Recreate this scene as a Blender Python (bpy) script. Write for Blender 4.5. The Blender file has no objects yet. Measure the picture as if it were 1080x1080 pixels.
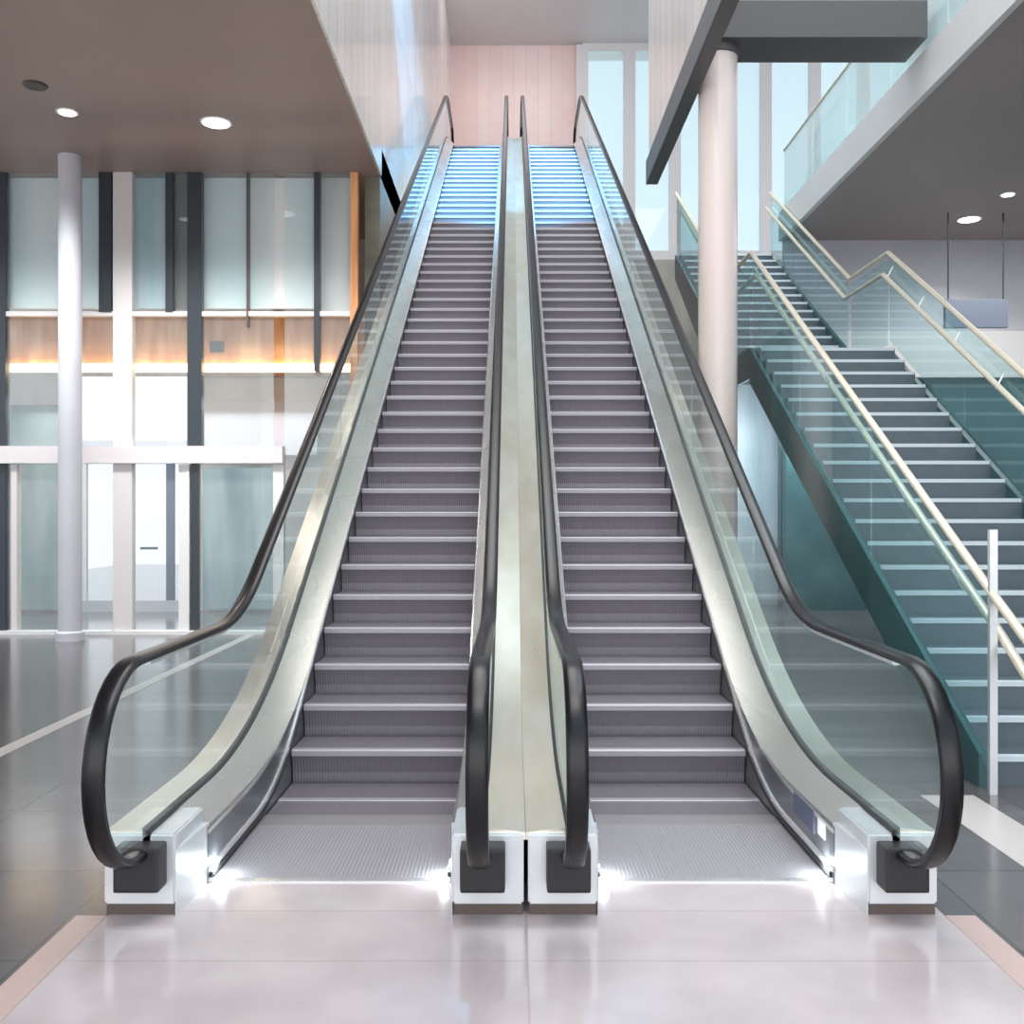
import bpy, bmesh, math, random
from mathutils import Vector, Matrix
random.seed(4)
S = bpy.context.scene
C = S.collection
PI = math.pi
# ------------------------------------------------------------ camera
cd = bpy.data.cameras.new('camera'); cam = bpy.data.objects.new('camera', cd); C.objects.link(cam)
cam.location = (-0.055, 0, 1.60); cam.rotation_euler = (PI/2, 0, 0)
cd.sensor_width = 36; cd.lens = 35.5; cd.clip_end = 200
S.camera = cam
# ------------------------------------------------------------ view, world
S.view_settings.view_transform = 'Standard'; S.view_settings.look = 'None'
S.view_settings.gamma = 1; S.view_settings.use_curve_mapping = False
S.view_settings.exposure = 0.42
W = bpy.data.worlds.new('World'); S.world = W; W.use_nodes = True
wn = W.node_tree; bg = wn.nodes['Background']
tc = wn.nodes.new('ShaderNodeTexCoord'); sp = wn.nodes.new('ShaderNodeSeparateXYZ')
rp = wn.nodes.new('ShaderNodeValToRGB')
wn.links.new(tc.outputs['Generated'], sp.inputs[0]); wn.links.new(sp.outputs['Z'], rp.inputs[0])
e = rp.color_ramp.elements
e[0].position = 0.0; e[0].color = (0.80, 0.80, 0.85, 1)
e[1].position = 0.7; e[1].color = (0.72, 0.86, 1.0, 1)
m_ = e.new(0.12); m_.color = (0.95, 0.95, 1.0, 1)
wn.links.new(rp.outputs[0], bg.inputs[0]); bg.inputs[1].default_value = 1.05

def area(name, loc, rot, sx, sy, power, col=(1, 1, 1), spread=PI):
    l = bpy.data.lights.new(name, 'AREA'); l.shape = 'RECTANGLE'; l.size = sx; l.size_y = sy
    l.energy = power; l.color = col; l.spread = spread
    o = bpy.data.objects.new(name, l); C.objects.link(o); o.location = loc; o.rotation_euler = rot
    return o
def spot(name, loc, target, power, ang, col=(1, 1, 1), blend=.3, size=.1):
    l = bpy.data.lights.new(name, 'SPOT'); l.energy = power; l.spot_size = ang; l.spot_blend = blend
    l.color = col; l.shadow_soft_size = size
    o = bpy.data.objects.new(name, l); C.objects.link(o); o.location = loc
    o.rotation_euler = (Vector(target) - Vector(loc)).to_track_quat('-Z', 'Y').to_euler()
    return o
area('fill_atrium', (0, 9, 14.6), (0, 0, 0), 8, 12, 1100, (1, .96, .93))  # added overhead fill to keep the hall bright, no skylight is modelled
area('fill_back_wall', (0, 25.5, 14.8), (math.radians(20), 0, 0), 3, 3, 80, (1, .90, .88))  # fill added to brighten the pink back wall
area('fill_stairs', (5, 9.5, 14.6), (0, 0, 0), 3, 10, 500, (.85, .95, 1))  # added cool fill above the staircase, not a roof opening
area('fill_front_floor', (0, 1.5, 9.5), (math.radians(18), 0, 0), 5, 3, 260, (1, .95, .93))  # unseen fill added over the floor before the escalators
spot('blue_spot_upper_steps', (0, 5, 15.0), (0, 19.4, 7.75), 36000, math.radians(20.5), (.16, .56, 1), .08, .15)  # added blue spotlight, imitates the blue sheen on the top steps
area('fill_front', (0, -5.5, 3.4), (PI/2, 0, 0), 16, 5.5, 360, (1, .98, .97))  # unseen fill added behind the camera to lift soffits, walls and risers
area('fill_hall_upper', (-4.8, 11.2, 5.9), (math.radians(20), 0, 0), 6, .6, 95, (.95, .98, 1), math.radians(90))  # fill added to brighten the frosted entrance panels, has no fixture
area('fill_hall_lower', (-4.8, 15.1, 3.2), (0, 0, 0), 6, 1.6, 70, (.93, .96, 1))  # fill added to lighten the room behind the entrance screen
area('fill_under_stairs', (4, 15.2, 3.1), (math.radians(35), 0, 0), 3, .8, 70, (.85, .95, 1))  # fill added for the unlit walls below the stairs
area('fill_stair_hall', (8.5, 13, 5.9), (0, 0, 0), 6, 4, 90, (.92, .97, 1))  # fill added under the right soffit, has no fixture

# ------------------------------------------------------------ materials
def mat(name, col, rough=.5, metal=0, spec=.5, coat=0, emit=None, estr=0):
    m = bpy.data.materials.new(name); m.use_nodes = True
    b = m.node_tree.nodes['Principled BSDF']
    b.inputs['Base Color'].default_value = (*col, 1); b.inputs['Roughness'].default_value = rough
    b.inputs['Metallic'].default_value = metal; b.inputs['Specular IOR Level'].default_value = spec
    b.inputs['Coat Weight'].default_value = coat
    if emit: b.inputs['Emission Color'].default_value = (*emit, 1); b.inputs['Emission Strength'].default_value = estr
    return m
def noisy(name, c1, c2, scale=(1, 1, 1), ns=3, rough=.4, metal=0, detail=4, coat=0, rvar=0, spec=.5, lo=.35, hi=.65, bump=0):
    m = mat(name, c1, rough, metal, spec, coat); t = m.node_tree; b = t.nodes['Principled BSDF']
    tcn = t.nodes.new('ShaderNodeTexCoord'); mp = t.nodes.new('ShaderNodeMapping'); mp.inputs['Scale'].default_value = scale
    n = t.nodes.new('ShaderNodeTexNoise'); n.inputs['Scale'].default_value = ns; n.inputs['Detail'].default_value = detail
    r = t.nodes.new('ShaderNodeValToRGB'); r.color_ramp.elements[0].position = lo; r.color_ramp.elements[1].position = hi
    r.color_ramp.elements[0].color = (*c1, 1); r.color_ramp.elements[1].color = (*c2, 1)
    t.links.new(tcn.outputs['Object'], mp.inputs[0]); t.links.new(mp.outputs[0], n.inputs['Vector'])
    t.links.new(n.outputs[0], r.inputs[0]); t.links.new(r.outputs[0], b.inputs['Base Color'])
    if rvar:
        q = t.nodes.new('ShaderNodeMath'); q.operation = 'MULTIPLY_ADD'; q.inputs[1].default_value = rvar; q.inputs[2].default_value = rough - rvar/2
        t.links.new(n.outputs[0], q.inputs[0]); t.links.new(q.outputs[0], b.inputs['Roughness'])
    if bump:
        bp = t.nodes.new('ShaderNodeBump'); bp.inputs['Strength'].default_value = bump; bp.inputs['Distance'].default_value = .01
        t.links.new(n.outputs[0], bp.inputs['Height']); t.links.new(bp.outputs[0], b.inputs['Normal'])
    return m
def tiles(name, c1, c2, mortar, bw, rh, rough=.2, ms=.004, offset=0, plane='XY', freq=2):
    m = mat(name, c1, rough); t = m.node_tree; b = t.nodes['Principled BSDF']
    tcn = t.nodes.new('ShaderNodeTexCoord'); mp = t.nodes.new('ShaderNodeMapping')
    if plane == 'YZ': mp.inputs['Rotation'].default_value = (0, -PI/2, -PI/2)
    sx = t.nodes.new('ShaderNodeSeparateXYZ'); cx = t.nodes.new('ShaderNodeCombineXYZ')
    t.links.new(tcn.outputs['Object'], sx.inputs[0])
    a, c = {'XY': ('X', 'Y'), 'YZ': ('Y', 'Z'), 'XZ': ('X', 'Z')}[plane]
    t.links.new(sx.outputs[a], cx.inputs[0]); t.links.new(sx.outputs[c], cx.inputs[1])
    k = t.nodes.new('ShaderNodeTexBrick'); k.offset = offset; k.offset_frequency = freq
    k.inputs['Scale'].default_value = 1; k.inputs['Brick Width'].default_value = bw; k.inputs['Row Height'].default_value = rh
    k.inputs['Mortar Size'].default_value = ms; k.inputs['Color1'].default_value = (*c1, 1); k.inputs['Color2'].default_value = (*c2, 1)
    k.inputs['Mortar'].default_value = (*mortar, 1); k.inputs['Bias'].default_value = 0
    n = t.nodes.new('ShaderNodeTexNoise'); n.inputs['Scale'].default_value = 2.5; n.inputs['Detail'].default_value = 6
    mx = t.nodes.new('ShaderNodeMix'); mx.data_type = 'RGBA'; mx.blend_type = 'OVERLAY'; mx.inputs[0].default_value = .25
    t.links.new(tcn.outputs['Object'], n.inputs['Vector'])
    t.links.new(cx.outputs[0], k.inputs['Vector']); t.links.new(k.outputs['Color'], mx.inputs[6]); t.links.new(n.outputs[0], mx.inputs[7])
    t.links.new(mx.outputs[2], b.inputs['Base Color'])
    return m
def glass(name, tint, refl=(.9, .97, 1), rough=.02, haze=0, hazecol=(.8, .9, .9), ior=1.5):
    m = bpy.data.materials.new(name); m.use_nodes = True; t = m.node_tree
    t.nodes.clear(); out = t.nodes.new('ShaderNodeOutputMaterial')
    tr = t.nodes.new('ShaderNodeBsdfTransparent'); tr.inputs[0].default_value = (*tint, 1)
    gl = t.nodes.new('ShaderNodeBsdfGlossy'); gl.inputs[0].default_value = (*refl, 1); gl.inputs['Roughness'].default_value = rough
    fr = t.nodes.new('ShaderNodeFresnel'); fr.inputs[0].default_value = ior
    mx = t.nodes.new('ShaderNodeMixShader')
    ge = t.nodes.new('ShaderNodeNewGeometry'); sb = t.nodes.new('ShaderNodeMath'); sb.operation = 'SUBTRACT'; sb.inputs[0].default_value = 1
    ml = t.nodes.new('ShaderNodeMath'); ml.operation = 'MULTIPLY'
    t.links.new(ge.outputs['Backfacing'], sb.inputs[1]); t.links.new(sb.outputs[0], ml.inputs[0]); t.links.new(fr.outputs[0], ml.inputs[1])
    t.links.new(ml.outputs[0], mx.inputs[0]); t.links.new(tr.outputs[0], mx.inputs[1]); t.links.new(gl.outputs[0], mx.inputs[2])
    last = mx
    if haze:
        d = t.nodes.new('ShaderNodeBsdfDiffuse'); d.inputs[0].default_value = (*hazecol, 1)
        m2 = t.nodes.new('ShaderNodeMixShader'); m2.inputs[0].default_value = haze
        t.links.new(mx.outputs[0], m2.inputs[1]); t.links.new(d.outputs[0], m2.inputs[2]); last = m2
    t.links.new(last.outputs[0], out.inputs[0])
    return m
def ribbed(name, col, rough, metal):
    m = mat(name, col, rough, metal); t = m.node_tree; b = t.nodes['Principled BSDF']
    tcn = t.nodes.new('ShaderNodeTexCoord'); w = t.nodes.new('ShaderNodeTexWave'); w.inputs['Scale'].default_value = 18
    w.bands_direction = 'X'; bp = t.nodes.new('ShaderNodeBump'); bp.inputs['Strength'].default_value = .35; bp.inputs['Distance'].default_value = .004
    t.links.new(tcn.outputs['Object'], w.inputs['Vector']); t.links.new(w.outputs['Fac'], bp.inputs['Height']); t.links.new(bp.outputs[0], b.inputs['Normal'])
    return m
M = {}
M['floor_dark'] = tiles('dark_stone', (.105, .10, .105), (.13, .12, .12), (.07, .07, .07), .9, .9, .16, .006)
M['floor_light'] = tiles('pale_stone', (.46, .405, .41), (.51, .46, .46), (.38, .34, .35), 3.32, .45, .12, .004)
M['floor_strip'] = mat('pale_inlay', (.55, .51, .49), .3)
M['floor_tan'] = mat('tan_inlay', (.48, .36, .33), .3)
M['soffit'] = noisy('taupe_soffit', (.34, .255, .225), (.40, .29, .25), ns=.3, rough=.45)
M['soffit_grey'] = noisy('grey_soffit', (.39, .335, .315), (.43, .37, .345), ns=.3, rough=.45)
M['panel'] = tiles('pale_cladding', (.72, .70, .69), (.80, .80, .78), (.5, .5, .5), .45, 3.0, .12, .012, 0, 'YZ')
M['pink'] = tiles('pink_cladding', (.90, .68, .64), (.94, .80, .76), (.78, .66, .64), .35, 6, .3, .01, 0, 'XZ')
M['white'] = mat('white_paint', (.80, .80, .80), .4)
M['offwhite'] = mat('offwhite_metal', (.72, .68, .68), .35)
M['lilac'] = noisy('lilac_wall', (.50, .51, .56), (.58, .58, .62), ns=.6, rough=.4)
M['dark'] = mat('dark_frame', (.035, .045, .055), .35)
M['darkbrown'] = mat('brown_frame', (.11, .085, .075), .4)
M['beam'] = mat('dark_beam', (.10, .095, .095), .45)
M['olive'] = noisy('olive_stone', (.05, .06, .05), (.16, .16, .12), ns=1.6, rough=.2, detail=6)
M['olive_pale'] = noisy('olive_panel', (.22, .23, .19), (.40, .39, .32), (1, 1, .5), 1.2, .3)
M['steel'] = noisy('brushed_steel', (.88, .86, .81), (.95, .93, .88), (1, .15, 1), 3, .27, .9, detail=1, rvar=.12)
M['steel_refl_tint'] = noisy('reflection_tinted_steel', (.86, .78, .66), (.93, .87, .78), (1, .2, 1), 5, .30, .85, rvar=.12)  # warm reflection on the stainless decks is put into the base colour
M['steel_pale'] = noisy('pale_steel', (.72, .76, .78), (.80, .83, .85), (1, 1, 1), 5, .38, .6)
M['skirt'] = noisy('skirt_steel', (.20, .215, .23), (.27, .28, .30), (1, .2, 1), 5, .28, .7)
M['joint'] = mat('black_joint', (.02, .02, .022), .5)
M['rubber'] = mat('handrail_rubber', (.006, .006, .007), .28, spec=.35)
M['step'] = ribbed('step_aluminium', (.235, .215, .24), .40, .45)
M['nosing'] = mat('step_nosing', (.38, .36, .39), .45, .3)
M['landing'] = ribbed('landing_aluminium', (.50, .48, .51), .34, .6)
M['comb'] = mat('comb_aluminium', (.40, .38, .39), .35, .6)
M['trim'] = mat('bright_trim', (.85, .86, .86), .2, .8)
M['clad'] = noisy('bronze_cladding', (.28, .25, .19), (.40, .37, .29), (1, .2, 1), 3, .3, .8)
M['glass'] = glass('clear_glass', (.93, .975, .965), haze=.07, hazecol=(.8, .88, .86))
M['glass_teal'] = glass('teal_glass', (.86, .96, .97), haze=.07, hazecol=(.6, .88, .92))
M['glass_guard'] = glass('guard_glass', (.88, .97, .98), haze=.30, hazecol=(.82, .95, .95))
M['glass_edge'] = mat('glass_edge', (.35, .62, .60), .2)
M['pane'] = glass('window_glass', (.95, .98, .98), haze=.08, hazecol=(.8, .9, .95))
M['column'] = noisy('column_plaster', (.76, .64, .59), (.80, .69, .65), ns=.4, rough=.3, coat=.3)
M['stair'] = noisy('stair_stone', (.085, .115, .14), (.12, .15, .175), ns=3, rough=.35)
M['stair_nose'] = mat('stair_nosing', (.66, .74, .78), .4)
M['stringer'] = noisy('teal_stringer', (.03, .09, .10), (.06, .15, .16), ns=1, rough=.15)
M['rail'] = mat('pale_handrail', (.84, .76, .60), .3, .3)
M['wood'] = noisy('warm_wood', (.62, .24, .08), (.85, .46, .22), (3, 1, .5), 2, .4)
M['led_warm'] = mat('warm_led', (1, .8, .5), .5, emit=(1, .68, .36), estr=7)
M['led_cool'] = mat('cool_led', (.9, 1, 1), .5, emit=(.85, .96, 1), estr=14)
M['lamp'] = mat('lamp_disc', (1, .95, .9), .5, emit=(1, .93, .88), estr=3.5)
M['curtain'] = noisy('frosted_cyan', (.74, .87, .88), (.93, .90, .88), (1.2, 1, .25), 1.6, .4, lo=.3, hi=.7)
M['curtain_warm'] = noisy('frosted_warm', (.62, .60, .58), (.78, .74, .72), (1.5, 1, .3), 1.5, .4)
M['greenpane'] = noisy('green_pane', (.20, .27, .26), (.36, .42, .40), (1.2, 1, .3), 1.5, .25)
M['tealpane'] = noisy('teal_pane', (.12, .21, .24), (.34, .44, .46), (1.4, 1, .25), 1.5, .2)
M['skyblue'] = noisy('blue_panel', (.40, .55, .62), (.62, .74, .80), (2, 1, .3), 1.5, .3)
M['sticker_red'] = mat('sticker_red', (.75, .12, .10), .4)
M['sticker_white'] = mat('sticker_white', (.85, .85, .85), .4)
M['sticker_blue'] = mat('sticker_blue', (.07, .09, .16), .3)
M['signblue'] = mat('sign_grey_blue', (.22, .26, .34), .4)
M['fixture'] = mat('dark_fixture', (.07, .06, .055), .5)

# ------------------------------------------------------------ mesh helpers
def box(bm, x0, x1, y0, y1, z0, z1, mi=0):
    v = [bm.verts.new((x, y, z)) for z in (z0, z1) for y in (y0, y1) for x in (x0, x1)]
    for f in ((0, 2, 3, 1), (4, 5, 7, 6), (0, 1, 5, 4), (2, 6, 7, 3), (0, 4, 6, 2), (1, 3, 7, 5)):
        q = bm.faces.new([v[i] for i in f]); q.material_index = mi
def grid(bm, rows, close_u=False, mi=0):
    """rows: list of lists of points; quads between"""
    vs = [[bm.verts.new(p) for p in r] for r in rows]
    for i in range(len(vs) - 1):
        n = len(vs[i])
        for j in range(n if close_u else n - 1):
            f = bm.faces.new((vs[i][j], vs[i][(j+1) % n], vs[i+1][(j+1) % n], vs[i+1][j])); f.material_index = mi
    return vs
def cap(bm, ring): bm.faces.new(ring)
def lathe(bm, cx, cy, prof, n=32):
    rows = [[(cx + r*math.cos(2*PI*k/n), cy + r*math.sin(2*PI*k/n), z) for k in range(n)] for r, z in prof]
    vs = grid(bm, rows, True); cap(bm, vs[0]); cap(bm, vs[-1])
def bar(bm, a, b, r, n=10):
    a, b = Vector(a), Vector(b); d = (b-a).normalized(); u = d.orthogonal().normalized(); w = d.cross(u)
    vs = grid(bm, [[p + (u*math.cos(2*PI*k/n) + w*math.sin(2*PI*k/n))*r for k in range(n)] for p in (a, b)], True)
    cap(bm, vs[0]); cap(bm, vs[1])
def sweep_yz(bm, path, x, hw, hh, n=14, sq=1):
    """oval bar following a (y,z) path in the plane X = x"""
    rows = []
    for i, (y, z) in enumerate(path):
        a = path[max(i-1, 0)]; b = path[min(i+1, len(path)-1)]
        t = Vector((b[0]-a[0], b[1]-a[1])).normalized(); nn = Vector((-t.y, t.x))
        r = []
        for k in range(n):
            c, s = math.cos(2*PI*k/n), math.sin(2*PI*k/n)
            c = math.copysign(abs(c)**sq, c); s = math.copysign(abs(s)**sq, s)
            r.append((x + hw*c, y + nn.x*hh*s, z + nn.y*hh*s))
        rows.append(r)
    vs = grid(bm, rows, True); cap(bm, vs[0]); cap(bm, vs[-1])
def obj(name, bm, m, parent=None, smooth=False, loc=None):
    bmesh.ops.recalc_face_normals(bm, faces=bm.faces)
    me = bpy.data.meshes.new(name); bm.to_mesh(me); bm.free()
    for k in (m if isinstance(m, (list, tuple)) else [m]): me.materials.append(M[k])
    if smooth:
        for p in me.polygons: p.use_smooth = True
        try: me.set_sharp_from_angle(angle=math.radians(35))
        except Exception: pass
    o = bpy.data.objects.new(name, me); C.objects.link(o)
    if parent: o.parent = parent
    if loc: o.location = loc
    return o
def bx(name, m, parent, *b, bevel=0):
    bm = bmesh.new()
    if b and isinstance(b[0], (list, tuple)):
        for q in b: box(bm, *q)
    else: box(bm, *b)
    if bevel:
        bmesh.ops.bevel(bm, geom=bm.edges[:], offset=bevel, segments=2, affect='EDGES', profile=.7)
    return obj(name, bm, m, parent)
def thing(name, label, cat, loc=(0, 0, 0), group=None):
    o = bpy.data.objects.new(name, None); C.objects.link(o); o.location = loc
    o.empty_display_size = .1
    o['label'] = label; o['category'] = cat
    if group: o['group'] = group
    return o
def tag(o, label, cat, group=None):
    o['label'] = label; o['category'] = cat
    if group: o['group'] = group
    return o
def st(o, label=None):
    o['kind'] = 'structure'
    if label: o['label'] = label
    return o
def X(px, D): return (px-540)/1065*D - .055
def Z(py, D): return 1.6 - (py-540)/1065*D

# ------------------------------------------------------------ setting
FX = 1.66
st(bx('floor', 'floor_dark', None, [-12, 12, -6, 31, -.35, -.3], [-12, -FX, -6, 31, -.3, 0], [FX, 12, -6, 31, -.3, 0],
      [-FX, FX, 7.6, 31, -.3, 0]), 'polished dark grey stone floor')
st(bx('floor_pale', 'floor_light', None, -FX, FX, -6, 4.37, -.3, 0), 'pale stone floor in front of the escalators')
st(bx('trim_1', 'floor_strip', None, -3.52, -3.40, -2, 13.2, 0, .002))
st(bx('trim_2', 'floor_tan', None, -1.78, -1.66, -6, 4.0, 0, .002))
st(bx('trim_3', 'floor_tan', None, 1.66, 1.78, -6, 4.0, 0, .002))
st(bx('trim_4', 'floor_strip', None, 2.25, 2.55, -6, 5.7, 0, .002))

YW = 13.25                       # entrance glazing
ZS = 6.04                        # soffit height
XL = -1.80; XR = 4.42
st(bx('ceiling_left', 'soffit', None, -12, XL, -2, YW+3.6, ZS, ZS+.42), 'taupe soffit over the entrance hall')
st(bx('ceiling_right', 'soffit_grey', None, XR-.05, 13, 1, 16.5, ZS, ZS+.40), 'grey soffit beside the staircase')
st(bx('trim_5', 'white', None, XR-.12, XR-.05, 1, 16.5, ZS-.02, ZS+.44))
# upper side walls of the escalator void
st(bx('wall_left_upper', 'panel', None, [XL-.2, XL, 1, 30, ZS+.42, 15], [XL+.002, XL+.03, 1, 13.3, ZS-.01, 15]), 'pale panelled wall above the left soffit')
st(bx('wall_left_lower', 'olive', None, XL-.2, XL, YW+.1, 30, 0, ZS+.42))
w = bx('wall_right_upper', 'panel', None, 1.80, 1.88, 5, 13.7, ZS+.32, 15); st(w, 'pale panelled wall right of the escalator void')
tag(bx('dark_beam', 'beam', None, 1.76, 1.92, 5, 13.7, ZS, ZS+.32, bevel=.01), 'dark beam under the pale wall right of the escalators', 'beam')
# far wall and roof
st(bx('wall_back', 'pink', None, -4, 1.95, 29.0, 29.2, 0, 20), 'pink striped wall at the top of the escalators')
st(bx('ceiling', 'offwhite', None, -12, 13, 16.0, 30, 15.0, 15.2))
# upper landing
st(bx('floor_landing', 'floor_dark', None, -1.75, 1.75, 23.3, 29, 9.3, 9.78))

# far curtain wall right
def window(n, y, xs, zs, fm='white', pane='pane', t=.10, d=.12, label=None):
    """glazed frame in the plane Y=y, mullions at xs, transoms at zs"""
    root = bpy.data.objects.new('window_%d' % n, None); C.objects.link(root); st(root, label)
    x0, x1, z0, z1 = xs[0], xs[-1], zs[0], zs[-1]
    bm = bmesh.new()
    for x in xs: box(bm, x-t/2, x+t/2, y-d/2, y+d/2, z0, z1)
    for z in zs: box(bm, x0, x1, y-d/2+.01, y+d/2-.01, z-t/2, z+t/2)
    obj('window_frame', bm, fm, root)
    for i in range(len(xs)-1):
        bx('pane', pane, root, xs[i]+t/2, xs[i+1]-t/2, y-.012, y+.012, z0+.01, z1-.01)
    return root
window(1, 28.9, [1.95, 3.3, 4.6, 5.9, 7.2, 8.6, 10, 11.5, 13], [8.9, 14.95], 'white', 'glass_guard', .34, label='tall far window with white mullions')
st(bx('wall_back_lower', 'olive_pale', None, 1.95, 13, 28.8, 29.1, 0, 8.8))

# ------------------------------------------------------------ entrance hall beyond left glazing
zt = lambda py: Z(py, YW)
xx = lambda px: X(px, YW)
r = bpy.data.objects.new('window_2', None); C.objects.link(r); st(r, 'glazed entrance screen left of the escalators')
for a, b, z0, z1, m in ((-6, 8, 0, ZS, 'dark'), (106, 119, zt(330), ZS, 'dark'), (176, 184, zt(330), ZS, 'dark'), (199, 214, zt(480), ZS, 'dark'),
                        (332, 338, zt(392), ZS, 'dark'), (203, 210, 0, zt(480), 'dark'), (261, 263, zt(345), ZS, 'darkbrown'),
                        (370, 378, 0, ZS, 'wood'), (121, 141, 0, ZS, 'offwhite'), (14, 20, 0, zt(490), 'offwhite'), (190, 201, 0, zt(490), 'white'),
                        (289, 300, 0, zt(490), 'white'), (-60, -52, 0, ZS, 'dark')):
    bx('mullion', m, r, xx(a), xx(b), YW-.06, YW+.06, z0, z1)
bx('transom', 'offwhite', r, xx(-120), xx(300), YW-.12, YW+.05, zt(489), zt(471))
bx('transom', 'offwhite', r, xx(-120), xx(370), YW-.05, YW+.05, zt(334), zt(329))
bx('sill', 'white', r, xx(-120), xx(370), YW-.10, YW+.05, 0, .05)
for a, b in ((-120, -60), (-52, -6), (8, 62), (62, 121), (141, 199), (210, 289), (300, 370)):
    bx('pane', 'pane', r, xx(a)+.002, xx(b)-.002, YW-.01, YW+.01, .05, ZS-.005)
# a freestanding white column inside the entrance
def column(name, x, y, rad, z1, m, label, ring=None):
    t = thing(name, label, 'column', (x, y, 0))
    bm = bmesh.new(); lathe(bm, 0, 0, [(rad, .0), (rad, z1)], 40); obj('shaft', bm, m, t, True)
    bm = bmesh.new(); lathe(bm, 0, 0, [(rad+.03, 0), (rad+.03, .10), (rad+.005, .12)], 40); obj('base_ring', bm, ring or m, t, True)
    if ring:
        bm = bmesh.new(); lathe(bm, 0, 0, [(rad+.005, z1-.09), (rad+.015, z1-.08), (rad+.015, z1)], 40); obj('top_ring', bm, ring, t, True)
    return t
tag(bx('cross_beam', 'beam', None, 1.89, XR-.13, 10.55, 11.15, 6.56, 6.95, bevel=.01), 'dark cross beam resting on the tall round column', 'beam')
column('round_column', X(757, 10.85), 10.85, .207, 6.56, 'column', 'tall round pinkish column behind the right escalator', 'beam')
column('slim_column', X(74, 12.6), 12.6, .14, ZS, 'lilac', 'slim pale column before the entrance glazing at the left')

# rooms behind the screen
YB = YW+3.2
zb = lambda py: Z(py, YB); xb = lambda px: X(px, YB)
st(bx('wall_entrance', 'curtain_warm', None, [xb(-180), xb(10), YB, YB+.1, 0, ZS], [xb(200), XL-.2, YB, YB+.1, 3.9, ZS],
      [xb(10), xb(200), YB, YB+.1, 3.9, ZS], [xb(10), xb(66), YB, YB+.1, 0, 3.9], [xb(200), xb(300), YB, YB+.1, 0, 3.9], [xb(300), XL-.2, YB, YB+.1, 0, 3.9]), 'frosted wall behind the entrance screen')
for a, b, z0, z1, m, dy in ((9, 105, 4.3, 5.95, 'curtain', .0), (214, 332, 4.3, 5.95, 'curtain', .0), (142, 176, 4.3, 5.95, 'skyblue', 0),
                        (184, 202, 4.3, 5.95, 'darkbrown', 0), (12, 62, .06, 3.3, 'greenpane', 0), (214, 289, .06, 2.3, 'tealpane', 0), (214, 335, 2.5, 3.35, 'lilac', 0),
                        (338, 370, 4.25, 5.95, 'curtain_warm', 0)):
    yq = YW+.16 if z0 > 4 else YB-.4
    st(bx('trim_%d' % (6+len([o for o in bpy.data.objects if o.name.startswith('trim_')])), m, None, X(a, yq), X(b, yq), yq-.02, yq+.04, z0, z1 if z0 < 4 else ZS-.01))
t = thing('canopy', 'wooden canopy with warm light strip behind the entrance screen', 'canopy', (0, 0, 0))
bx('fascia', 'wood', t, X(10, YW+.7), XL-.25, YW+.65, YW+.8, Z(384, YW+.7), Z(333, YW+.7))
bx('soffit_board', 'wood', t, X(10, YW+.7), XL-.25, YW+.8, YB-.45, Z(384, YW+.7)+.1, Z(384, YW+.7)+.16)
bx('light_strip', 'led_warm', t, X(10, YW+.6), XL-.25, YW+.58, YW+.66, Z(392, YW+.6), Z(384, YW+.6))
bx('lamp_globe', 'fixture', t, X(222, YW+.6), X(236, YW+.6), YW+.54, YW+.64, Z(372, YW+.6), Z(360, YW+.6), bevel=.02)
# entrance door, bright outside beyond
r = bpy.data.objects.new('door_1', None); C.objects.link(r); st(r, 'glass entrance door with bright daylight behind')
yd = YB-.2
for a, b, z0, z1, m in ((86, 92, 0, 2.5, 'white'), (133, 142, 0, 2.5, 'white'), (176, 184, 0, 2.5, 'sticker_blue')):
    bx('door_frame', m, r, X(a, yd), X(b, yd), yd-.04, yd+.04, z0, z1)
bx('door_frame', 'lilac', r, X(66, yd), X(200, yd), yd-.05, yd+.05, 2.5, 2.75)
bx('door_frame', 'lilac', r, X(66, yd), X(200, yd), yd-.05, yd+.05, 0, .18)
bx('door_handle', 'dark', r, X(150, yd), X(168, yd), yd-.09, yd-.06, 1.0, 1.04)

# ------------------------------------------------------------ escalators
RUN, RISE, SL = .3464, .2, .5774
Y0 = 5.60; N = 49; ZT = N*RISE; YT = Y0 + N*RUN
def ramp(u, w=.9):
    return 0 if u <= -w else (u if u >= w else (u+w)**2/(4*w))
def zz(y, hf, hi, w=.9):
    a = Y0 + (hf-hi)/SL
    return hf + SL*(ramp(y-a, w) - ramp(y-a-ZT/SL, w))
YA, YE = 4.0, YT + 1.7           # ends of decking
def samples(y0, y1):
    ys = [y0]; y = y0
    while y < y1 - 1e-6:
        near = y < 8.2 or (YT-2.5 < y < YT+1)
        y = min(y + (.08 if near else .6), y1); ys.append(y)
    return ys
def strip(name, parent, m, pts, y0=YA, y1=YE, w=.9, closed=True, smooth=True):
    """pts: (x, h_flat, h_incline) cross-section, each point following its own landing/incline line"""
    bm = bmesh.new(); rows = [[(p[0], y, zz(y, p[1], p[2], w)) for p in pts] for y in samples(y0, y1)]
    vs = grid(bm, rows, closed)
    if closed: cap(bm, vs[0]); cap(bm, vs[-1])
    return obj(name, bm, m, parent, smooth)
HF, HI = 1.03, 1.18              # handrail centre above floor / nosing line
RL = .378
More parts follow.
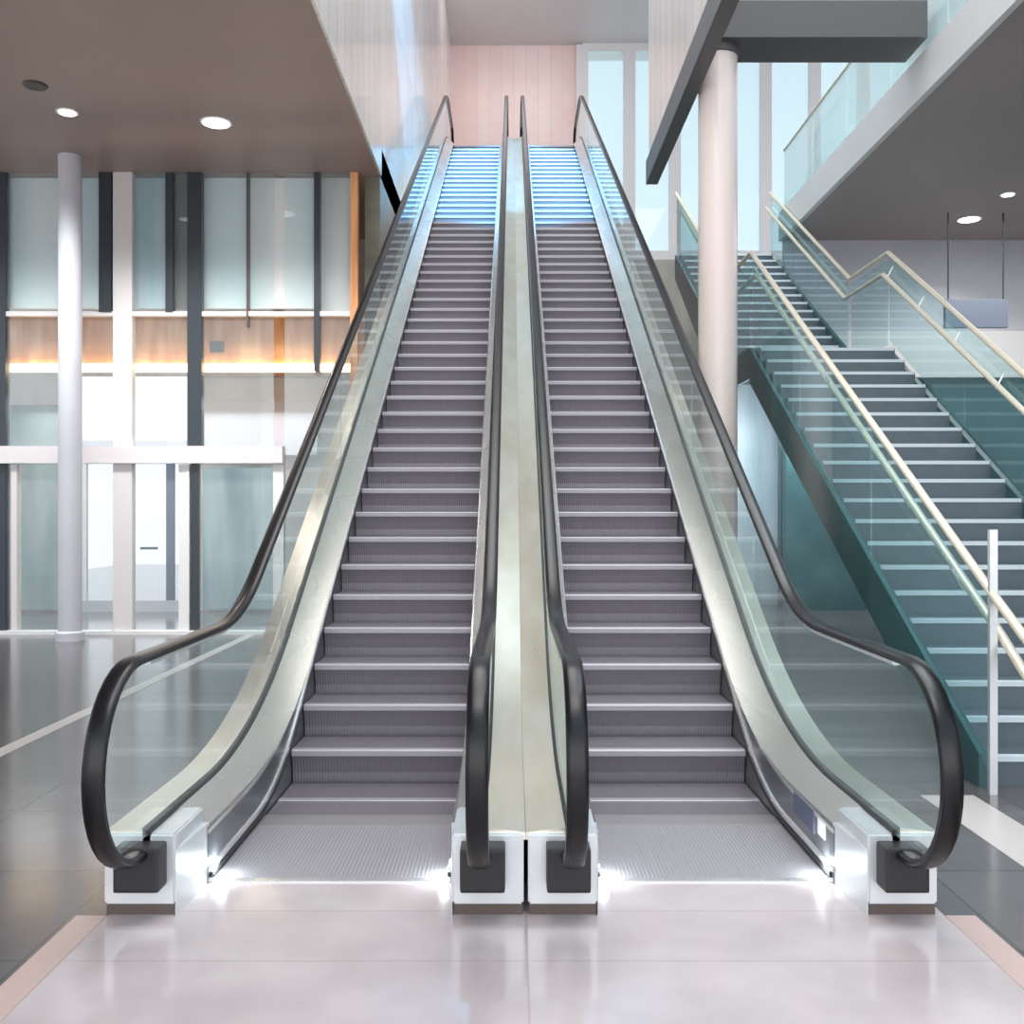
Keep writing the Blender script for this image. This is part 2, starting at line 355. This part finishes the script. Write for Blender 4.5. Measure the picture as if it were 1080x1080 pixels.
def rail_path():
    p = []
    yc, zc = 3.87, HF-RL
    p.append((4.10, HF-2*RL-.01)); p.append((3.97, HF-2*RL-.003))
    for k in range(0, 19):
        a = -PI/2 - PI*k/18
        p.append((yc + RL*math.cos(a)*1.0, zc + RL*math.sin(a)))
    for y in samples(3.9, YE-.1): p.append((y, zz(y, HF, HI, .38)))
    ye = YE-.1; zc = ZT+HF-RL
    for k in range(1, 19):
        a = PI/2 - PI*k/18
        p.append((ye + RL*math.cos(a), zc + RL*math.sin(a)))
    p.append((ye-.15, ZT+HF-2*RL-.05))
    return p
step_mesh = {}
def make_step():
    bm = bmesh.new()
    w = .497
    prof = [(0.0, -.012), (0.012, -.03), (.030, -.08), (.046, -.14), (.050, -.21)]
    # tread + curved riser as closed solid
    sec = [(RUN+.02, 0), (.03, 0)] + [(.008, -.004)] + prof + [(.30, -.16), (RUN+.02, -.02)]
    grid_rows = [[(x, y, z) for y, z in sec] for x in (-w, w)]
    vs = grid(bm, grid_rows, True); cap(bm, vs[0]); cap(bm, vs[1])
    return bm
def make_nosing():
    bm = bmesh.new()
    sec = [(.05, .004), (.004, .004), (-.006, -.004), (-.004, -.034), (.008, -.036), (.04, -.002)]
    vs = grid(bm, [[(x, y, z) for y, z in sec] for x in (-.496, .496)], True); cap(bm, vs[0]); cap(bm, vs[1])
    return bm
def escalator(cx, label, inner):
    """inner: +1 if the other escalator lies towards +X"""
    t = thing('escalator', label, 'escalator', (cx, 4.0, 0), 'pair of escalators')
    L = []
    def P(o, **k): L.append(o); return o
    # steps
    s0 = None
    for k in range(-1, N+2):
        y = Y0 + RUN*k; z = max(0, min(RISE*k, ZT)) + (.0 if k > 0 else .0)
        if s0 is None:
            s0 = obj('step', make_step(), 'step', None); n0 = obj('nosing', make_nosing(), 'nosing', s0); s, n_ = s0, n0
        else:
            s = s0.copy(); C.objects.link(s); n_ = n0.copy(); C.objects.link(n_); n_.parent = s
        s.location = (0, y, z - .003); L.append(s)
    # landing plates and combs
    P(bx('landing_plate', 'landing', None, -.5, .5, 4.40, 5.16, -.06, .004, bevel=.002))
    P(bx('landing_plate', 'landing', None, -.5, .5, YT+.95, YE, ZT-.06, ZT+.004))
    bm = bmesh.new()
    vs = grid(bm, [[(x, 5.16, .004), (x, 5.30, .006), (x, 5.34, 0.0), (x, 5.34, -.03), (x, 5.16, -.03)] for x in (-.5, .5)], True); cap(bm, vs[0]); cap(bm, vs[1])
    P(obj('comb', bm, 'comb'))
    P(bx('threshold', 'trim', None, -.53, .53, 4.36, 4.40, -.02, .006))
    for s in (-1, 1):
        o = s == -inner             # outer side of the pair
        P(strip('skirt', None, 'skirt', [(s*.503, -.30, -.50), (s*.503, .245, .08), (s*.515, .245, .08), (s*.515, -.30, -.50)], 4.34, YE))
        P(strip('skirt_brush', None, 'joint', [(s*.503, .02, .02), (s*.490, .025, .025), (s*.490, .045, .045), (s*.503, .05, .05)], 4.36, YE, .5))
        P(strip('skirt_trim', None, 'trim', [(s*.503, .05, .052), (s*.492, .053, .055), (s*.492, .072, .082), (s*.503, .078, .09)], 4.34, YE, .5))
        P(strip('inner_deck', None, 'steel', [(s*.500, .235, .085), (s*.632, .335, .29), (s*.632, .29, .24), (s*.505, .20, .05)], 4.34, YE))
        P(strip('outer_deck', None, 'steel_refl_tint', [(s*.652, .345, .29), (s*.811, .325, .215), (s*.811, .295, .18), (s*.652, .31, .25)], 4.02, YE))
        P(strip('deck_gasket', None, 'joint', [(s*.624, .336, .292), (s*.656, .349, .296), (s*.654, .25, .2), (s*.630, .25, .2)], 4.0, YE))
        P(strip('outer_cladding', None, 'clad', [(s*.785, -.30, -.75), (s*.785, .30, .19), (s*.803, .30, .19), (s*.803, -.30, -.75)], 4.3, YE))
        # handrail
        bm = bmesh.new(); sweep_yz(bm, rail_path(), s*.641, .039, .020, 16, .75); P(obj('handrail', bm, 'rubber', None, True))
        bm = bmesh.new()
        pth = [(y, zz(y, HF, HI, .38)-.026) for y in samples(4.0, YE-.1)]
        sweep_yz(bm, pth, s*.641, .017, .012, 8, .6); P(obj('handrail_track', bm, 'steel_pale', None, True))
        # glass: newel panel then straight panels
        g0, g1 = s*.635, s*.647
        def gpanel(ya, yb_, newel=0):
            bm = bmesh.new()
            ys = samples(ya, yb_)
            top = [(y, zz(y, HF-.03, HI-.03, .38)) for y in ys]
            bot = [(y, zz(y, .32, .27)) for y in ys]
            if newel == -1:
                yc, zc, R_ = 3.87, HF-RL, RL-.03
                loop = [(yc - R_*math.sin(PI*k/14), zc + R_*math.cos(PI*k/14)) for k in range(0, 14)]
                loop = [p for p in loop if p[1] > .33]
                out = bot + top[::-1] + loop
            elif newel == 1:
                yc, zc, R_ = YE-.1, ZT+HF-RL, RL-.03
                loop = [(yc + R_*math.sin(PI*k/14), zc + R_*math.cos(PI*k/14)) for k in range(0, 14)]
                loop = [p for p in loop if p[1] > ZT+.33]
                out = top + loop + bot[::-1]
            else: out = bot + top[::-1]
            a = [bm.verts.new((g0, y, z)) for y, z in out]; b = [bm.verts.new((g1, y, z)) for y, z in out]
            bm.faces.new(a); bm.faces.new(b)
            for i in range(len(a)):
                bm.faces.new((a[i], a[(i+1) % len(a)], b[(i+1) % len(a)], b[i]))
            # thin bright edge along the joint
            P(obj('glass_panel', bm, 'glass'))
        cuts = [4.0, 6.35] + [6.35+2.2*k for k in range(1, 8)] + [YE-.1]
        for i in range(len(cuts)-1):
            gpanel(cuts[i]+(.004 if i else 0), cuts[i+1]-(.004 if i < len(cuts)-2 else 0), -1 if i == 0 else (1 if i == len(cuts)-2 else 0))
        # newel base
        x0, x1 = sorted((s*.53, s*.803))
        bm = bmesh.new()
        box(bm, x0, x1, 4.0, 4.37, .045, .325)
        bmesh.ops.bevel(bm, geom=[e_ for e_ in bm.edges], offset=.008, segments=2, affect='EDGES')
        nb = P(obj('newel_base', bm, 'steel_pale'))
        bx('toe_kick', 'darkbrown', nb, x0+.004, x1-.004, 4.015, 4.36, 0, .05)  # dark brown stands in for the shadow strip along the base foot
        c = s*.648
        bx('handrail_inlet', 'joint', nb, c-.085, c+.085, 3.90, 4.02, .125, .298, bevel=.014)
        bm = bmesh.new()         # sloped inner cheek that closes the skirt
        a0, a1 = s*.53, s*.505
        vs = grid(bm, [[(a0, 4.0, z), (a0-s*.002, 4.0, z), (a1, 4.36, z), (a0, 4.36, z)] for z in (.0, .26)], True); cap(bm, vs[0]); cap(bm, vs[1])
        obj('cheek', bm, 'steel_pale', nb)
        vs = None
        # entrance lamp
        l = P(bx('comb_light', 'led_cool', None, min(s*.497, s*.503), max(s*.497, s*.503), 4.38, 4.47, .035, .075))
        lt = bpy.data.lights.new('comb_lamp', 'POINT'); lt.energy = 2.2; lt.color = (.88, .97, 1); lt.shadow_soft_size = .02
        lo = bpy.data.objects.new('comb_lamp', lt); C.objects.link(lo); lo.location = (s*.47, 4.42, .06); L.append(lo)
    for o_ in L:
        o_.parent = t; o_.location = (o_.location.x, o_.location.y-4.0, o_.location.z)
    return t
def pt(a): return a
e1 = escalator(-.84, 'left escalator of the pair, grey steps between glass sides, nearer the entrance screen', 1)
e2 = escalator(.812, 'right escalator of the pair, grey steps between glass sides, nearer the stairs', -1)
e1.scale.x = 1.035; e2.location.x = .82; e2.scale.x = 1.01
def sticker(par, m, cx, s, y0, y1, z0, z1, name='safety_sticker', label=None):
    xs = sorted((s*.4995, s*.503))
    o = bx(name, m, par, xs[0], xs[1], y0-4, y1-4, z0, z1)
    if label: o['label'] = label
    return o
sticker(e1, 'sticker_red', 0, 1, 4.70, 4.76, .12, .20, label='small red safety sticker'); sticker(e1, 'sticker_white', 0, 1, 4.60, 4.69, .12, .20, label='small white safety sticker')
sticker(e2, 'sticker_red', 0, -1, 4.70, 4.76, .12, .20, label='small red safety sticker'); sticker(e2, 'sticker_white', 0, -1, 4.60, 4.69, .12, .20, label='small white safety sticker')
o = sticker(e2, 'sticker_blue', 0, 1, 4.62, 4.95, .13, .235, 'notice_plate', 'dark blue notice plate')
o = sticker(e2, 'sticker_white', 0, 1, 4.46, 4.56, .15, .22, 'safety_sticker', 'white safety sticker')

# ------------------------------------------------------------ staircase
SX0, SX1 = 2.70, 4.20
SR, ST_ = .171, .28
SY = 5.90
t = thing('staircase', 'wide dark staircase with white nosings, glass balustrades and pale handrails right of the escalators', 'staircase', (SX0, SY, 0))
def sbx(name, m, par, x0, x1, y0, y1, z0, z1, **k): return bx(name, m, par, x0-SX0, x1-SX0, y0-SY, y1-SY, z0, z1, **k)
proto = None
NF = 20
def flight(y0, z0, n, k0=0):
    global proto
    for i in range(n):
        y = y0 + ST_*i; z = z0 + SR*(i+1)
        if proto is None:
            bm = bmesh.new(); box(bm, 0, SX1-SX0, 0, ST_+.02, -SR-.02, 0)
            s = obj('step', bm, 'stair')
            bm = bmesh.new(); box(bm, .01, SX1-SX0-.01, -.008, .045, -.028, .004)
            nn = obj('nosing', bm, 'stair_nose', s); proto = (s, nn)
        else:
            s = proto[0].copy(); C.objects.link(s); nn = proto[1].copy(); C.objects.link(nn); nn.parent = s
        s.parent = t; s.location = (0, y-SY, z)
flight(SY, 0, NF)
zl = SR*NF; yl = SY + ST_*(NF-1)+.28; yl2 = yl + 1.35
sbx('landing', 'stair', t, SX0, SX1+.02, yl, yl2, zl-.2, zl)
sbx('landing_edge', 'stair_nose', t, SX0, SX1, yl-.01, yl+.04, zl-.03, zl+.005)
NF2 = 14
flight(yl2, zl, NF2)
yt2 = yl2+ST_*NF2; zt2 = zl+SR*NF2
for xs in ((SX0-.05, SX0), (SX1, SX1+.05)):
    for (ya, za, yb_, zb_) in ((SY, 0, yl, zl), (yl2, zl, yt2, zt2)):
        bm = bmesh.new()
        pr = [(ya-.05, max(za-.25, 0)), (ya-.05, za+SR+.03), (yb_, zb_+.05+.0), (yb_, zb_-.35), (ya+.3, max(za-.3, 0))]
        vs = grid(bm, [[(x-SX0, y-SY, z) for y, z in pr] for x in xs], True); cap(bm, vs[0]); cap(bm, vs[1])
        obj('stringer', bm, 'stringer', t)
sbx('stringer', 'stringer', t, SX0-.05, SX0, yl, yl2, zl-.3, zl+.05)
sbx('stringer', 'stringer', t, SX1+.02, SX1+.05, yl, yl2, zl-.3, zl+.05)

def balustrade(x, label, side):
    def P(o): o.parent = t; o.location = (o.location.x - SX0, o.location.y-SY, o.location.z); return o
    H = .98
    seg = [((SY-.15, SR), (yl-.05, zl+SR)), ((yl, zl+SR*.8), (yl2-.1, zl+SR*.8)), ((yl2, zl+SR), (yt2-.1, zt2+.1))]
    for (a, c) in seg:
        n = 3 if c[0]-a[0] > 2 else 1
        for k in range(n):
            f0, f1 = k/n, (k+1)/n
            ya, za = a[0]+(c[0]-a[0])*f0+.01, a[1]+(c[1]-a[1])*f0; yb_, zb_ = a[0]+(c[0]-a[0])*f1-.01, a[1]+(c[1]-a[1])*f1
            bm = bmesh.new()
            pr = [(ya, za-.05), (yb_, zb_-.05), (yb_, zb_+H-.06), (ya, za+H-.06)]
            vs = grid(bm, [[(xq, y, z) for y, z in pr] for xq in (x-.006, x+.006)], True); cap(bm, vs[0]); cap(bm, vs[1])
            P(obj('glass_panel', bm, 'glass_teal'))
    for dx, dh in ((0, 0), (side*.06, -.25)):
        pth = [(SY-.15, SR+H+dh), (yl, zl+SR*.9+H+dh), (yl2-.05, zl+SR*.9+H+dh), (yt2, zt2+.1+H+dh)]
        bm = bmesh.new(); sweep_yz(bm, [(SY-.85 if dx == 0 else SY-.75, pth[0][1]-.40)] + pth, x+dx, .028, .024, 12); P(obj('handrail', bm, 'rail', None, True))
    for k in range(7):
        f = k/6; y = SY+.35+(yl-SY-.5)*f; z = SR+(zl)*(y-SY)/(yl-SY)
        bm = bmesh.new(); bar(bm, (x, y, z+H-.12), (x+side*.07, y, z+H-.25), .01, 8); P(obj('bracket', bm, 'steel_pale', None, True))
    bm = bmesh.new(); box(bm, x-.022, x+.022, SY-.19, SY-.16, 0, 1.5); P(obj('end_post', bm, 'steel_pale'))
balustrade(SX0-.03, '', 1)
balustrade(SX1+.03, '', -1)
# upper floor edge guard right
g = thing('glass_guard', 'pale cyan glass guard on the upper floor edge above the stairs', 'guard rail', (XR, 1, ZS+.40))
for k in range(10):
    bx('glass_panel', 'glass_guard', g, -.03, -.012, k*1.55+.01, k*1.55+1.54, -.02, 1.05)
bm = bmesh.new(); sweep_yz(bm, [(0, 1.07), (15.5, 1.07)], -.02, .025, .02, 12); obj('handrail', bm, 'rail', g, True)

# back walls right
YR = 16.5
zr = lambda py: Z(py, YR); xr = lambda px: X(px, YR)
st(bx('wall_right_back', 'lilac', None, SX1+.2, 13, YR, YR+.15, zr(352), ZS+.2), 'lilac wall below the right soffit')
st(bx('trim_30', 'white', None, SX1+.2, 13, YR-.25, YR+.1, zr(400), zr(352)))
st(bx('wall_right_lower', 'stringer', None, SX1+.2, 13, YR-.1, YR+.15, 0, zr(400)))
st(bx('wall_under_stairs', 'stringer', None, xr(850), SX1+.2, YR+.2, YR+.3, 0, 3.2))
st(bx('wall_blue', 'skyblue', None, X(772, 17.5), X(822, 17.5), 17.4, 17.5, 0, 4.4), 'pale blue wall panel behind the round column')
st(bx('wall_dark', 'stringer', None, X(822, 17), X(852, 17), 16.9, 17.1, 0, 4.5))
st(bx('wall_right', 'lilac', None, 12.8, 13, -6, 29, 0, ZS))
# hanging rods and sign box under the right soffit
hg = thing('hanging_sign', 'grey sign box hung on thin rods under the right soffit', 'sign', (X(1030, 15), 15, 0))
for a in (1000, 1058):
    bm = bmesh.new(); bar(bm, (X(a, 15)-X(1030, 15), 0, Z(316, 15)), (X(a, 15)-X(1030, 15), 0, ZS), .012, 8); obj('rod', bm, 'dark', hg)
bx('sign_box', 'signblue', hg, X(996, 15)-X(1030, 15), X(1062, 15)-X(1030, 15), -.04, .04, Z(346, 15), Z(316, 15), bevel=.01)

# ------------------------------------------------------------ downlights
def downlight(x, y, label, r=.13):
    d = thing('downlight', label, 'ceiling light', (x, y, ZS), 'recessed ceiling lights')
    bm = bmesh.new(); lathe(bm, 0, 0, [(r+.03, -.012), (r+.03, -.001)], 24); obj('rim', bm, 'white', d, True)
    bm = bmesh.new(); lathe(bm, 0, 0, [(r, -.02), (r, -.0125)], 24); obj('diffuser', bm, 'lamp', d, True)
    l = bpy.data.lights.new('lamp', 'SPOT'); l.energy = 120; l.spot_size = 2.2; l.spot_blend = .6; l.color = (1, .93, .87); l.shadow_soft_size = .1
    o = bpy.data.objects.new('lamp', l); C.objects.link(o); o.parent = d; o.location = (0, 0, -.04)
downlight(X(228, 11.5), 11.5, 'larger bright round downlight in the left taupe soffit near the escalator', .15)
downlight(X(71, 11.2), 11.2, 'small bright round downlight in the left soffit, far left', .09)
downlight(X(1022, 15.3), 15.3, 'bright round downlight in the right soffit above the hanging sign', .15)
downlight(X(1063, 14.1), 14.1, 'small round downlight in the right soffit at the far right', .08)
d = thing('ceiling_speaker', 'dark round ceiling speaker in the left taupe soffit', 'speaker', (X(37, 10.5), 10.5, ZS))
bm = bmesh.new(); lathe(bm, 0, 0, [(.11, -.02), (.13, -.001)], 24); obj('grille', bm, 'fixture', d, True)
